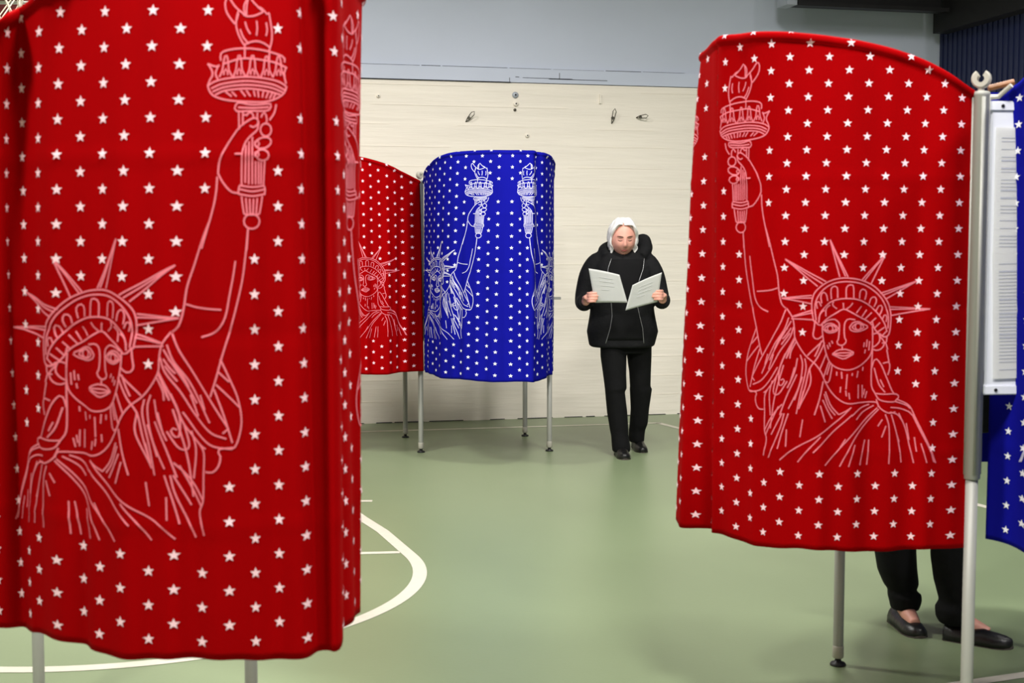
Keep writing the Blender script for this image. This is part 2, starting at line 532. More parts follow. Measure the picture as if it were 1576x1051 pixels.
def inpoly(p, poly):
    x, y = p; r = False; j = len(poly)-1
    for i in range(len(poly)):
        (xi, yi), (xj, yj) = poly[i], poly[j]
        if (yi > y) != (yj > y) and x < (xj-xi)*(y-yi)/(yj-yi)+xi: r = not r
        j = i
    return r
KU, KV = .055/31, .0018375
def V2z(v): return CAMH - (v-373)*KV
HALF = .8575
STARS = []                                                # (u metres, z)
for k in range(15):
    for n in range(-1, 20):
        v = (72 if k % 2 == 0 else 92) + 40*n; u = (k+.75)*31
        if v < 836 and not any(inpoly((u, v), m_) for m_ in MASKS): STARS.append((u*KU, V2z(v)))
LINES = []
for P in ART:
    P = np.array(P, float); Q = crom(P, 6) if len(P) > 2 else P
    Q = np.c_[Q[:, 0]*KU, V2z(Q[:, 1])]; L = np.r_[0, np.cumsum(np.hypot(*np.diff(Q, axis=0).T))]
    n = max(2, int(math.ceil(L[-1]/.008))+1); t = np.linspace(0, L[-1], n)
    LINES.append(np.c_[np.interp(t, L, Q[:, 0]), np.interp(t, L, Q[:, 1])])

# ------------------------------------------------------------------ curtains
ZB = .575
def ztop(s): return 1.885 + .165*(1-np.minimum(1, np.abs(s)/HALF)**3.2)
def spline(xs, ys):
    """natural cubic spline"""
    xs = np.array(xs, float); ys = np.array(ys, float); n = len(xs); h = np.diff(xs); A = np.eye(n); b = np.zeros(n)
    for i in range(1, n-1):
        A[i, i-1:i+2] = h[i-1], 2*(h[i-1]+h[i]), h[i]; b[i] = 3*((ys[i+1]-ys[i])/h[i] - (ys[i]-ys[i-1])/h[i-1])
    c = np.linalg.solve(A, b); d = np.diff(c)/(3*h); bb = np.diff(ys)/h - h*(2*c[:-1]+c[1:])/3
    def f(x):
        i = np.clip(np.searchsorted(xs, x)-1, 0, n-2); t = x-xs[i]
        return ys[i]+bb[i]*t+c[i]*t*t+d[i]*t**3
    return f
def curtain(name, label, color, ctrl, waves, pleats=(), ease=.6, res=260, group=None):
    """ctrl rows: s, x_top, Y_top, x_bottom, Y_bottom (x in photo columns, Y metres from the camera); s<0 left half seen from outside"""
    C = np.array(ctrl, float); C = C[np.argsort(C[:, 0])]
    XT = [to_px_x(r[1], r[2], 1.97) for r in C]; XB = [to_px_x(r[3], r[4], ZB+.02) for r in C]
    fx0, fy0, fx1, fy1 = spline(C[:, 0], XT), spline(C[:, 0], C[:, 2]), spline(C[:, 0], XB), spline(C[:, 0], C[:, 4])
    def base(s, t):
        q = np.clip(t, 0, 1)**ease
        return fx0(s)*(1-q)+fx1(s)*q, fy0(s)*(1-q)+fy1(s)*q
    def surf(s, z, off=0.0):
        s = np.asarray(s, float); z = np.asarray(z, float); zt = ztop(s); z = np.minimum(z, zt)
        t = (zt-z)/(zt-ZB); x, y = base(s, t); e = .004
        xa, ya = base(s-e, t); xb, yb = base(s+e, t); tx, ty = xb-xa, yb-ya; L = np.hypot(tx, ty)+1e-9
        nx, ny = ty/L, -tx/L                       # outward: s runs left to right seen from outside
        d = np.zeros_like(x)
        for A, lam, ph, lean in waves: d += A*(.25+.75*np.clip(t*1.6, 0, 1))*np.sin(2*math.pi*(s+lean*t)/lam+ph)
        for s0, wd, A, t0, t1 in pleats: d += A*np.exp(-((s-s0)/wd)**2)*np.clip((t-t0)/(t1-t0), 0, 1)
        d *= np.clip((HALF-np.abs(s))/.06, 0, 1)
        dz = zt-z; d += .010*np.sqrt(np.clip(1-((dz-.013)/.013)**2, 0, 1)) + .0015*np.clip(dz/.03, 0, 1)    # rod sleeve
        for zc, A in ((1.64, .0022), (1.27, -.0022), (.86, .002)): d += A*np.exp(-((z-zc)/.010)**2)
        d += off
        return np.stack([x+nx*d, y+ny*d, z + 0*x], -1)
    ss = np.linspace(-HALF, HALF, res); tt = np.r_[0, .004, .009, .014, .018, .022, np.linspace(.03, 1, 84)]
    G = np.zeros((len(tt), res, 3))
    for i, t in enumerate(tt):
        zt = ztop(ss); G[i] = surf(ss, zt-(zt-ZB - .004*np.sin(ss*19))*t)
    V = G.reshape(-1, 3); F = [(i*res+j, (i+1)*res+j, (i+1)*res+j+1, i*res+j+1) for i in range(len(tt)-1) for j in range(res-1)]
    o = mesh(name, V, F, color, None, True); tag(o, label, 'curtain', group)
    sm = o.modifiers.new('thickness', 'SOLIDIFY'); sm.thickness = .0012; sm.offset = 1 if False else -1
    # flat print: stars and line drawing lie on the cloth, following it
    SV, SF = [], []
    for sgn in (-1, 1):
        for u, z in STARS:
            if z > ztop(u)+.006: continue
            a = math.pi/2 + np.arange(10)*math.pi/5; r = np.where(np.arange(10) % 2 == 0, .0125, .0052)
            su = sgn*u + np.r_[0, r*np.cos(a)]; sz = z + np.r_[0, r*np.sin(a)]
            if np.abs(su).max() > HALF-.002: continue
            b = len(SV); SV += list(surf(su, sz, .0016)); SF += [(b, b+1+q, b+1+(q+1) % 10) for q in range(10)]
    tag(mesh('star_print', SV, SF, 'star'+color, o), kind='stuff')
    LV, LF = [], []
    for Q in LINES:
        T = np.gradient(Q, axis=0); T /= np.hypot(*T.T)[:, None]+1e-9; Nn = np.c_[-T[:, 1], T[:, 0]]*.0018
        E0 = Q - T*0; k = len(Q)
        for sgn in (-1, 1):
            A, B = E0+Nn, E0-Nn; b = len(LV)
            LV += list(surf(sgn*A[:, 0], A[:, 1], .0013)) + list(surf(sgn*B[:, 0], B[:, 1], .0013))
            LF += [(b+i, b+k+i, b+k+i+1, b+i+1) for i in range(k-1)]
    tag(mesh('figure_print', LV, LF, 'line'+color, o), kind='stuff')
    sr = np.linspace(-HALF, HALF, 90)
    MB().tube(surf(sr, ztop(sr)-.013, -.013), .006, 8).build('rod', 'plastic', o, True)
    return o, surf
def kk(k): return (k+.75)*.055

# near left red curtain: left half faces the camera, centre turned to the right
curtain('voting_booth_curtain', 'large red starred booth curtain nearest the camera, filling the left side', 'red', [
    (-HALF, -33, 2.99, -14, 3.10), (-kk(13), 11, 2.91, 21, 3.07), (-kk(12), 33, 2.96, 48, 3.06), (-kk(11), 65, 2.89, 66, 3.04), (-kk(10), 98, 2.885, 93, 2.97),
    (-kk(9), 133, 2.885, 122, 2.93), (-kk(7), 203, 2.88, 191, 2.87), (-kk(5), 286, 2.88, 268, 2.845), (-kk(4), 327, 2.88, 312, 2.84), (-kk(2), 396, 2.88, 394, 2.84),
    (-kk(1), 430, 2.885, 431, 2.85), (-kk(0), 465, 2.91, 473, 2.87), (0, 488, 2.97, 507, 2.89), (.025, 499, 2.95, 520, 2.915), (kk(0), 510, 2.935, 525, 2.985), (kk(1), 522, 2.98, 538, 3.08),
    (kk(2), 535, 3.05, 544, 3.16), (.25, 556, 3.22, 547, 3.27), (.36, 548, 3.40, 536, 3.42), (.55, 490, 3.58, 480, 3.58), (.72, 432, 3.66, 425, 3.66), (HALF, 392, 3.70, 386, 3.70)],
    [(.008, .21, .5, .05), (.004, .09, 1.1, -.03)], [(-.76, .03, -.03, .1, .8), (-.012, .022, -.030, -.3, 0), (-.53, .02, -.008, .0, .6), (-.33, .03, .008, .1, .5)])
# right red curtain: right half faces the camera
curtain('voting_booth_curtain', 'red starred booth curtain on the right, drawing of raised torch at its left', 'red', [
    (HALF, 1506, 3.93, 1494, 3.93), (kk(14), 1481, 3.89, 1462, 3.89), (kk(12), 1430, 3.86, 1402, 3.87), (kk(10), 1371, 3.85, 1345, 3.87), (kk(8), 1308.5, 3.85, 1287, 3.87), (kk(6), 1247, 3.85, 1227.7, 3.88),
    (kk(4), 1187.6, 3.86, 1176, 3.94), (kk(3), 1161, 3.88, 1156, 3.97), (kk(2), 1139, 3.92, 1131, 4.01), (kk(1), 1118, 3.95, 1110, 4.07), (kk(0), 1104, 3.99, 1097, 4.11), (0, 1099, 4.06, 1099, 4.17),
    (-kk(0), 1091, 4.18, 1070, 4.19), (-.10, 1083, 4.30, 1043, 4.22), (-.18, 1088, 4.40, 1046, 4.36), (-.30, 1115, 4.50, 1090, 4.50), (-.5, 1195, 4.60, 1180, 4.60), (-.7, 1262, 4.63, 1250, 4.63), (-HALF, 1308, 4.62, 1300, 4.62)],
    [(.007, .23, 0, .04), (.004, .10, 2, -.03)], [(.70, .035, -.016, -.1, .4), (.03, .014, -.014, -.2, 0), (.42, .03, .008, .1, .6)])
# middle blue curtain: centre faces the camera
curtain('voting_booth_curtain', 'blue starred booth curtain by the cream wall, whole and rounded', 'blue', [
    (-HALF, 653, 9.42, 653, 9.42), (-kk(12.5), 656, 9.26, 657, 9.3), (-kk(11), 663, 9.12, 659, 9.2), (-kk(9), 673.5, 8.98, 666, 9.08), (-kk(8), 679.6, 8.94, 670.6, 9.0), (-kk(7), 687, 8.90, 677, 8.93), (-kk(6), 696, 8.87, 687, 8.86),
    (-kk(4), 719, 8.84, 708.5, 8.76), (-kk(2), 744, 8.82, 734, 8.69), (-kk(0), 770, 8.81, 762, 8.64), (0, 780, 8.82, 774, 8.62), (kk(0), 789.6, 8.82, 786, 8.60), (kk(1), 801, 8.82, 799.5, 8.60), (kk(2), 812.5, 8.83, 811, 8.62),
    (kk(2.7), 822, 8.84, 818, 8.63), (kk(3.5), 823, 8.93, 824, 8.67), (kk(4.2), 826, 8.93, 829, 8.72), (kk(5), 834, 8.92, 835, 8.78), (kk(6), 841, 8.97, 839, 8.88), (kk(8), 849, 9.10, 846, 9.05), (kk(10), 852, 9.22, 849, 9.2), (kk(12.5), 852, 9.36, 850, 9.36), (HALF, 850, 9.46, 848, 9.46)],
    [(.007, .19, .3, .05), (.0035, .085, 1.4, -.02)])
# middle red curtain, left of the blue one
curtain('voting_booth_curtain', 'dark red starred booth curtain behind, joined to the blue booth by a pole', 'red', [
    (HALF, 645, 9.40, 652, 9.38), (kk(14), 631, 9.32, 636, 9.32), (kk(12), 605.6, 9.20, 612, 9.2), (kk(9), 568.6, 9.12, 575.7, 9.12), (kk(6), 534, 9.10, 540, 9.10), (kk(3), 503, 9.15, 508, 9.15), (kk(0), 476, 9.27, 480, 9.27), (0, 468, 9.36, 470, 9.36),
    (-.2, 458, 9.62, 460, 9.62), (-.45, 505, 9.98, 505, 9.98), (-.65, 565, 10.12, 565, 10.12), (-HALF, 620, 10.17, 620, 10.17)],
    [(.010, .16, .8, .03), (.004, .07, .2, .02)])
# front blue curtain of the right-hand booths, only its left edge in view
curtain('voting_booth_curtain', 'blue starred booth curtain cut off by the right edge of the photo', 'blue', [
    (-HALF, 1541, 3.95, 1517, 4.02), (-kk(14), 1573, 3.87, 1550, 3.97), (-kk(13), 1596, 3.74, 1573, 3.88), (-kk(11.5), 1640, 3.50, 1625, 3.6), (-kk(9), 1730, 3.33, 1715, 3.38), (-kk(4), 1880, 3.2, 1860, 3.2), (0, 1965, 3.17, 1940, 3.15),
    (kk(4), 2050, 3.22, 2030, 3.22), (kk(9), 2130, 3.4, 2110, 3.4), (kk(12), 2100, 3.62, 2080, 3.62), (HALF, 1955, 3.95, 1945, 3.95)],
    [(.005, .2, .3, .05)])
# blue curtain at the back of the right-hand booths, around the voter
curtain('voting_booth_curtain', 'blue booth curtain behind the voter, glimpsed between pole and front blue curtain', 'blue', [
    (HALF, 1302, 4.66, 1302, 4.66), (kk(12), 1300, 4.86, 1300, 4.86), (kk(8), 1316, 5.15, 1316, 5.15), (kk(3), 1390, 5.42, 1390, 5.42), (0, 1450, 5.46, 1450, 5.46), (-kk(3), 1515, 5.44, 1515, 5.44), (-kk(8), 1600, 5.25, 1600, 5.25), (-kk(12), 1640, 4.95, 1640, 4.95), (-HALF, 1650, 4.75, 1650, 4.75)],
    [(.006, .2, .3, .05)])

# ------------------------------------------------------------------ booth frames
POSTZ, LEGZ = 1.885, .775
def clip_mesh(ax):
    """C-shaped rod clip, open at the top; ax = yaw of its axis"""
    mb = MB(); a = np.radians(np.linspace(122, 418, 28)); c = np.array([0, 0, .036]); e1 = np.array([math.cos(ax), math.sin(ax), 0]); nrm = np.array([-math.sin(ax), math.cos(ax), 0]); up = np.array([0, 0, 1.])
    rings = []
    for t in a:
        d = math.cos(t)*e1 + math.sin(t)*up; r0, r1, h = .010, .0265, .015
        rings.append([c+d*r0+nrm*h, c+d*(r1-.004)+nrm*h, c+d*r1+nrm*(h-.005), c+d*r1-nrm*(h-.005), c+d*(r1-.004)-nrm*h, c+d*r0-nrm*h])
    mb.loft(rings); mb.lathe([(.011, -.004), (.009, .006), (.009, .018)], 12); return mb
def post(frame, p, ax):
    P = Vector((p[0], p[1], 0))
    mb = MB().lathe([(.0205, LEGZ), (.0235, LEGZ+.003), (.0235, POSTZ-.012), (.0250, POSTZ-.010), (.0250, POSTZ-.002), (.021, POSTZ+.001), (.009, POSTZ+.002)], 20)
    for t in (0, math.pi/2, math.pi, 3*math.pi/2):            # extrusion ribs
        mb.box((.0232*math.cos(t), .0232*math.sin(t), (LEGZ+POSTZ)/2), (.005, .010, POSTZ-LEGZ-.03), t)
    o = mb.build('post', 'alu', frame, True); o.location = P
    c = clip_mesh(ax).build('rod_clip', 'plastic', o); c.location = (0, 0, POSTZ)
    for zz in (POSTZ-.03, 1.36): MB().tube([(0.002, -.0225, zz), (.002, -.0255, zz)], .003, 8).build('screw', 'steel', o)
    leg = MB().lathe([(.0172, .062), (.0178, .066), (.0178, LEGZ+.002)], 18).build('leg', 'alu', frame, True); leg.location = P
    MB().lathe([(.0165, .026), (.0195, .030), (.0195, .066), (.0175, .070)], 18).build('end_cap', 'plastic', leg, True)
    MB().lathe([(.027, 0), (.028, .004), (.024, .010), (.012, .014), (.009, .030)], 18).build('foot', 'black', leg, True)
    return o
def panel(frame, p, q, shelf_side, shelf=True):
    p, q = np.array(p), np.array(q); d = q-p; L = np.linalg.norm(d); d /= L; n = np.array([-d[1], d[0]])*shelf_side; ang = math.atan2(d[1], d[0]); c = (p+q)/2
    o = rbox('divider_panel', (c[0], c[1], 1.44), (L-.06, .012, .80), 'panel', frame, ang, .003)
    for zz in (1.035, 1.845):
        r = rbox('rail', (c[0], c[1], zz), (L-.05, .022, .028), 'panel', frame, ang, .003)
        for sx in (-1, 1):
            s_ = MB().tube([(sx*(L/2-.06), -.011, 0), (sx*(L/2-.06), -.014, 0)], .005, 8).build('screw', 'steel', r)
    if shelf:
        s_ = c + n*.115; rbox('writing_shelf', (s_[0], s_[1], 1.055), (L-.09, .20, .016), 'shelf', frame, ang, .003)
A, B, D, Cc = (1.332, 3.915), (1.128, 4.63), (2.18, 3.985), (1.98, 4.70)
fr = empty('voting_booth', (0, 0, 0), 0, 'aluminium booth frame with tall grey pole between right red and blue curtains', 'booth frame')
for p, ax in ((A, -.5), (B, .2), (D, .6), (Cc, -.2)): post(fr, p, ax)
panel(fr, A, D, -1, False); panel(fr, A, B, 1, False); panel(fr, B, Cc, 1)
# wooden batten and rod stub behind the near clip
MB().tube([(A[0]+.03, A[1]+.03, 1.898), (A[0]+.10, A[1]+.02, 1.915)], .009, 8).build('wooden_dowel', 'wood', fr)
MB().tube([(A[0]+.015, A[1]+.01, 1.868), (A[0]+.05, A[1]+.0, 1.872), (A[0]+.075, A[1]-.03, 1.90)], .007, 8).build('rod_end', 'plastic', fr)

L1, R1, L2, R2 = (-.634, 9.43), (.262, 9.489), (-.80, 10.161), (.098, 10.23)
fm = empty('voting_booth', (0, 0, 0), 0, 'aluminium booth frame on four grey legs carrying middle red and blue curtains', 'booth frame')
for p, ax in ((L1, .9), (R1, .9), (L2, .2), (R2, .2)): post(fm, p, ax)
panel(fm, L1, R1, -1); panel(fm, L1, L2, 1, False)
rbox('shelf_bracket', (R1[0]+.035, R1[1], 1.072), (.085, .03, .018), 'alu', fm, .07, .002)
MB().tube([(L1[0]+.024, L1[1]-.01, 1.03), (L1[0]+.05, L1[1]-.015, 1.045)], .012, 8).build('clamp', 'black', fm)
MB().tube([(L1[0]+.024, L1[1]-.01, .94), (L1[0]+.036, L1[1]-.012, .94)], .010, 8).build('clamp', 'black', fm)
o = rbox('notice_label', (L1[0]+.042, L1[1]-.010, 1.53), (.03, .002, .085), 'yellow', None, .07, .0005)
tag(o, 'small yellow label on white panel beside the middle booth pole', 'label')

A3, B3, C3, D3 = (-1.235, 3.12), (-.722, 3.70), (-1.455, 4.11), (-1.90, 3.42)
fl = empty('voting_booth', (0, 0, 0), 0, 'aluminium booth frame whose legs show under the nearest left red curtain', 'booth frame')
for p, ax in ((A3, .3), (B3, .3), (C3, .3), (D3, .3)): post(fl, p, ax)
panel(fl, A3, B3, -1, False); panel(fl, B3, C3, -1, False)

# notices pinned to the white panel beside the near right pole
def notice(c, wd, hg, ang, seed, label, tilt=0.0):
    r = random.Random(seed); me = MB().box((0, 0, 0), (wd, .0012, hg)); o = me.build('notice_sheet', 'paper'); o.location = c; o.rotation_euler = (0, tilt, ang); tag(o, label, 'notice')
    mb = MB(); z = hg/2-.03
    while z > -hg/2+.02:
        h = r.choice([.0022, .0022, .0022, .005]); L = wd*r.uniform(.35, .8); mb.box((-wd*.42+L/2, -.0010, z), (L, .0008, h)); z -= r.choice([.010, .010, .010, .022])
    mb.build('text_lines', 'ink', o)
dAD = np.array(D)-np.array(A); dAD /= np.linalg.norm(dAD); aAD = math.atan2(dAD[1], dAD[0]); nAD = np.array([dAD[1], -dAD[0]])
for i, (z, h, off, lab) in enumerate(((1.605, .36, .15, 'upper white notice of printed lines pinned beside the near right pole'), (1.25, .36, .155, 'lower white notice, curled, pinned under another beside the near right pole'))):
    p = np.array(A)+dAD*off+nAD*.011; notice((p[0], p[1], z), .216, h, aAD, i+3, lab, 0.0 if i == 0 else -.03)

# ------------------------------------------------------------------ people
def fuse(name, mb, m, parent, voxel=.008, smooth=3):
    """join overlapping closed shells into one continuous skin"""
    t = mesh('tmp', mb.v, mb.f, m)
    r = t.modifiers.new('r', 'REMESH'); r.mode = 'VOXEL'; r.voxel_size = voxel
    s = t.modifiers.new('s', 'SMOOTH'); s.factor = .5; s.iterations = smooth
    dg = bpy.context.evaluated_depsgraph_get(); me = bpy.data.meshes.new_from_object(t.evaluated_get(dg)); old = t.data
    bpy.data.objects.remove(t); bpy.data.meshes.remove(old)
    me.name = name; me.polygons.foreach_set('use_smooth', [True]*len(me.polygons))
    if not me.materials: me.materials.append(M[m])
    o = bpy.data.objects.new(name, me); link(o, parent); return o
def ring(c, rx, ry, n=28, tilt=0.0, pw=2.0):
    a = np.arange(n)*2*math.pi/n; ca, sa = np.cos(a), np.sin(a)
    x = np.sign(ca)*np.abs(ca)**(2/pw)*rx; y = np.sign(sa)*np.abs(sa)**(2/pw)*ry
    return np.c_[c[0]+x, c[1]+y*math.cos(tilt), c[2]+y*math.sin(tilt)]
def limb(mb, pts, rad, n=16, per=6, flat=1.0):
    Q = crom(np.c_[np.array(pts, float), np.array(rad, float)], per); mb.tube(Q[:, :3], Q[:, 3], n, flat=flat)
def head_mesh(R, c, sc=1.0):
    nu, nv = 72, 54; V = []; F = []
    for i in range(nv+1):
        th = math.pi*i/nv
        for j in range(nu):
            ph = 2*math.pi*j/nu; x, y, z = math.sin(th)*math.sin(ph), -math.sin(th)*math.cos(ph), math.cos(th)
            p = np.array([x*.081, y*.096, z*.115])
            if z < 0: p[0] *= 1-.13*(-z)**2; p[1] *= 1-.10*(-z)**2
            if y < 0:
                g = lambda cx, cz, sx, sz: math.exp(-((p[0]-cx)/sx)**2-((p[2]-cz)/sz)**2)
                fx = min(1, -y*1.6)
                d = .020*g(0, -.022, .013, .020) + .010*g(0, .004, .009, .026) - .008*(g(.032, .014, .016, .012)+g(-.032, .014, .016, .012))
                d += .004*(g(.03, .034, .02, .008)+g(-.03, .034, .02, .008)) + .006*(g(.042, -.03, .022, .022)+g(-.042, -.03, .022, .022))
                d += .006*g(0, -.057, .020, .010) - .003*g(0, -.074, .02, .007) + .007*g(0, -.094, .022, .014) - .004*g(0, -.058, .03, .0025)
                p[1] -= d*fx
            V.append(p*sc)
    for i in range(nv):
        for j in range(nu): F.append((i*nu+j, i*nu+(j+1) % nu, (i+1)*nu+(j+1) % nu, (i+1)*nu+j))
    V = np.array(V) @ np.array(R).T + np.array(c); return V, F
def shoe_mesh(L, secs):
    rings = []
    for t, hw, h, y0 in secs:
        a = np.linspace(0, math.pi, 12); top = np.c_[hw*np.cos(a), np.full(12, 0), h*np.sin(a)**.8]
        bot = np.c_[np.linspace(-hw, hw, 6)[1:-1], np.zeros(4), np.zeros(4)]
        R_ = np.vstack([top, bot]); R_[:, 1] = -L*(t-.30); R_[:, 2] += y0; rings.append(R_)
    return rings
BOOT = [(0, .020, .06, .006), (.03, .034, .085, .004), (.2, .038, .10, .004), (.38, .038, .095, .004), (.55, .043, .068, .004), (.75, .046, .050, .004), (.9, .038, .042, .006), (.98, .022, .032, .008), (1, .008, .02, .012)]
FLAT = [(0, .020, .045, .004), (.03, .032, .058, .003), (.2, .036, .052, .003), (.42, .039, .048, .003), (.58, .043, .054, .003), (.75, .046, .046, .003), (.9, .038, .038, .005), (.98, .022, .028, .007), (1, .008, .018, .010)]
def place(V, loc, rz, pitch=0.0):
    V = np.array(V, float)
    if pitch:
        c, s = math.cos(pitch), math.sin(pitch); V = np.c_[V[:, 0], V[:, 1]*c - V[:, 2]*s, V[:, 1]*s + V[:, 2]*c]
    c, s = math.cos(rz), math.sin(rz); return np.c_[V[:, 0]*c-V[:, 1]*s, V[:, 0]*s+V[:, 1]*c, V[:, 2]] + np.array(loc)

def person(loc, label, J):
    root = empty('person', loc, 0, label, 'person')
    # --- trousers
    mb = MB(); mb.loft([ring(c, rx, ry) for c, rx, ry in J['pelvis']])
    for side in ('l', 'r'):
        mb.loft([ring(c, rx, ry) for c, rx, ry in J['leg_'+side]])
    fuse('trousers', mb, 'trouser', root, .009, 3)
    # --- jacket
    mb = MB(); mb.loft([ring(c, rx, ry, 32, t, 2.3) for c, rx, ry, t in J['torso']])
    for side in ('l', 'r'):
        p_, r0_ = J['sleeve_'+side]; limb(mb, [(p_[0][0]*.35, p_[0][1], p_[0][2]-.05)] + list(p_), [.06] + list(r0_))
    for pts, rad in J['hood']: limb(mb, pts, rad)
    jk = fuse('jacket', mb, 'jacket', root, .009, 3)
    # --- body: head, neck, trunk, arms, hands, legs in one skin
    mb = MB(); R = Matrix.Rotation(J['head_tilt'], 3, 'X') @ Matrix.Identity(3); R = (Matrix.Rotation(J.get('head_turn', 0), 3, 'Z') @ Matrix.Rotation(J['head_tilt'], 3, 'X'))
    hc = np.array(J['head']); hs = J.get('head_scale', 1.0)
    HV, HF = head_mesh(R, hc, hs); mb.add(HV, HF)
    sh = J['torso']; neck0 = np.array(J['neck']); limb(mb, [neck0+(0, .01, -.08), neck0, hc+np.array(R @ Vector((0, .02, -.06)))], [.075, .060, .058], 18)
    mb.loft([ring(c, rx*.72, ry*.72) for c, rx, ry, t in J['torso'][:-2]])
    mb.loft([ring(c, rx*.72, ry*.72) for c, rx, ry in J['pelvis']])
    for side in ('l', 'r'):
        pts, rad = J['sleeve_'+side]; h = J['hand_'+side]
        limb(mb, list(pts[:-1]) + [pts[-1], h['palm'][0]], [r*.55 for r in rad[:-1]] + [.029, .027], 12)
        Lg = J['leg_'+side]; limb(mb, [c for c, _, _ in Lg[1:-1]] + [J['foot_'+side][0]], [min(rx, ry)*.62 for _, rx, ry in Lg[1:-1]] + [.030], 12)
        f0, fz = J['foot_'+side]; dirn = np.array([math.sin(fz), -math.cos(fz), 0])
        if J['shoe_type'] is FLAT: limb(mb, [np.array(f0)+(0, 0, .02), np.array(f0)+dirn*.06+(0, 0, -.005), np.array(f0)+dirn*.11+(0, 0, -.022)], [.033, .029, .022], 12)
        P = np.array(h['palm']); limb(mb, P, [.027, .033, .030], 14, flat=.62)
        for fgr in h['fingers']: limb(mb, fgr, np.linspace(.0098, .0078, len(fgr)), 10)
        limb(mb, h['thumb'], np.linspace(.0125, .0092, len(h['thumb'])), 10)
    bd = fuse('body', mb, 'skin', root, .0055, 2)
    # --- face details lie on the head surface
    bvh = BVHTree.FromPolygons([tuple(v) for v in HV], HF)
    def on(x, z, lift=.0008):
        o = hc + np.array(R @ Vector((x*hs, -.3, z*hs))); d = R @ Vector((0, 1, 0)); hit = bvh.ray_cast(Vector(o), d)
        return np.array(hit[0]) - np.array(d)*lift
    for sx in (-1, 1):
        MB().tube([on(sx*(.032+dx), .008 - .004*math.cos(dx*110)) for dx in np.linspace(-.015, .015, 7)], [.001, .0022, .003, .0032, .003, .0022, .001], 6).build('eye', 'lash', bd, True)
        MB().tube([on(sx*(.030+dx), .030 + .003*math.cos(dx*80)) for dx in np.linspace(-.019, .02, 7)], [.001, .0026, .003, .003, .0026, .002, .001], 6).build('eyebrow', 'lash', bd, True)
    mb = MB(); mb.tube([on(x, -.0575 - .002*(abs(x) < .006)) for x in np.linspace(-.023, .023, 9)], [.001, .0022, .003, .0032, .003, .0032, .003, .0022, .001], 6, up=None)
    mb.tube([on(x, -.064) for x in np.linspace(-.017, .017, 7)], [.001, .0026, .0034, .0036, .0034, .0026, .001], 6)
    mb.build('lips', 'lip', bd, True)
    # --- hair
    mb = MB(); r_ = random.Random(J['seed'])
    def hp(x, y, z): return hc + np.array(R @ Vector((x*hs, y*hs, z*hs)))
    cap = []
    for i in range(15):
        th = math.pi*.60*i/14; rr = []
        for j in range(32):
            ph = 2*math.pi*j/32; f = -math.cos(ph); lim = 1.0
            if f < -.1: lim = .22 + .7*max(0, 1-(-f-.1)/.9)      # forehead stays bare
            if f > .2: lim = 1.12
            t2 = th*lim; k = 1.07
            rr.append(hp(math.sin(t2)*math.sin(ph)*.079*k, -math.sin(t2)*math.cos(ph)*.099*k + .003, math.cos(t2)*.120*k))
        cap.append(rr)
    cap[0] = [p + np.array([.0005*math.cos(q), .0005*math.sin(q), 0]) for q, p in enumerate(cap[0])]
    mb.loft(cap)
    for n_ in range(J['strands']):
        sd = -1 if n_ % 2 else 1; a = r_.random()**1.2; y0 = -.058 + .12*a; x0 = -.010 + sd*.004
        zt_ = .121*math.sqrt(max(.05, 1-(y0/.104)**2)); fr_ = max(0, 1-a*2.2)
        side = .078 + r_.uniform(-.004, .006); ye = -.030 + .10*a + r_.uniform(-.010, .012); zend = J['hair_len'] + r_.uniform(-.03, .025)
        wv = r_.uniform(-.010, .012); cu = r_.uniform(-.012, .012)
        pts = [hp(x0, y0, zt_), hp(sd*(.040+.006*fr_), y0*.95 - .010*fr_, zt_*.95+.008), hp(sd*side*.90, y0*.75 + ye*.2 - .008*fr_, .064), hp(sd*side*1.03, ye, .018), hp(sd*(side+wv*.6), ye+.004+cu, -.030), hp(sd*(side*.97-wv), ye + .010, -.066), hp(sd*(side*.90+wv*1.2), ye+.012-cu, zend)]
        limb(mb, pts, [.004, .008, .009, .0085, .0075, .006, .0015], 7, 4)
    for n_ in range(J['strands']//2):                                  # back of the head
        ph = r_.uniform(-1.5, 1.5); pts = [hp(0, .02, .122), hp(math.sin(ph)*.06, .02+math.cos(ph)*.07, .095), hp(math.sin(ph)*.084, math.cos(ph)*.103, .01), hp(math.sin(ph)*.082, .01+math.cos(ph)*.098, -.06), hp(math.sin(ph)*.072, .01+math.cos(ph)*.09, J['hair_len']-.02)]
        limb(mb, pts, [.006, .011, .012, .010, .002], 7, 4)
    mb.build('hair', J['hair'], root, True)
    # --- shirt front in the jacket opening
    jm = jk.data; jb = BVHTree.FromPolygons([v.co[:] for v in jm.vertices], [p.vertices[:] for p in jm.polygons])
    def onj(x, z, lift=.003):
        h = jb.ray_cast(Vector((x, -1, z)), Vector((0, 1, 0)))
        return np.array(h[0])-np.array([0, lift, 0]) if h[0] is not None else None
    if J.get('zips'):
        g = []
        for z in np.linspace(J['shirt'][0], J['shirt'][1], 26):
            xl, xr = np.interp(z, *J['zipl']), np.interp(z, *J['zipr']); g.append([onj(x, z, .0045) for x in np.linspace(xl, xr, 14)])
        V = [p for row in g for p in row]; F = [(i*14+j, i*14+j+1, (i+1)*14+j+1, (i+1)*14+j) for i in range(25) for j in range(13)]
        if all(p is not None for p in V):
            so = mesh('shirt', V, F, 'shirt', root, True); so.modifiers.new('t', 'SOLIDIFY').thickness = .004
        for key in ('zipl', 'zipr'):
            zs = np.linspace(min(J[key][0]), max(J[key][0]), 40); P = [onj(np.interp(z, *J[key]), z, .004) for z in zs]; P = [p for p in P if p is not None]
            MB().tube(P, .0024, 6).build('zip', 'zip', jk, True)
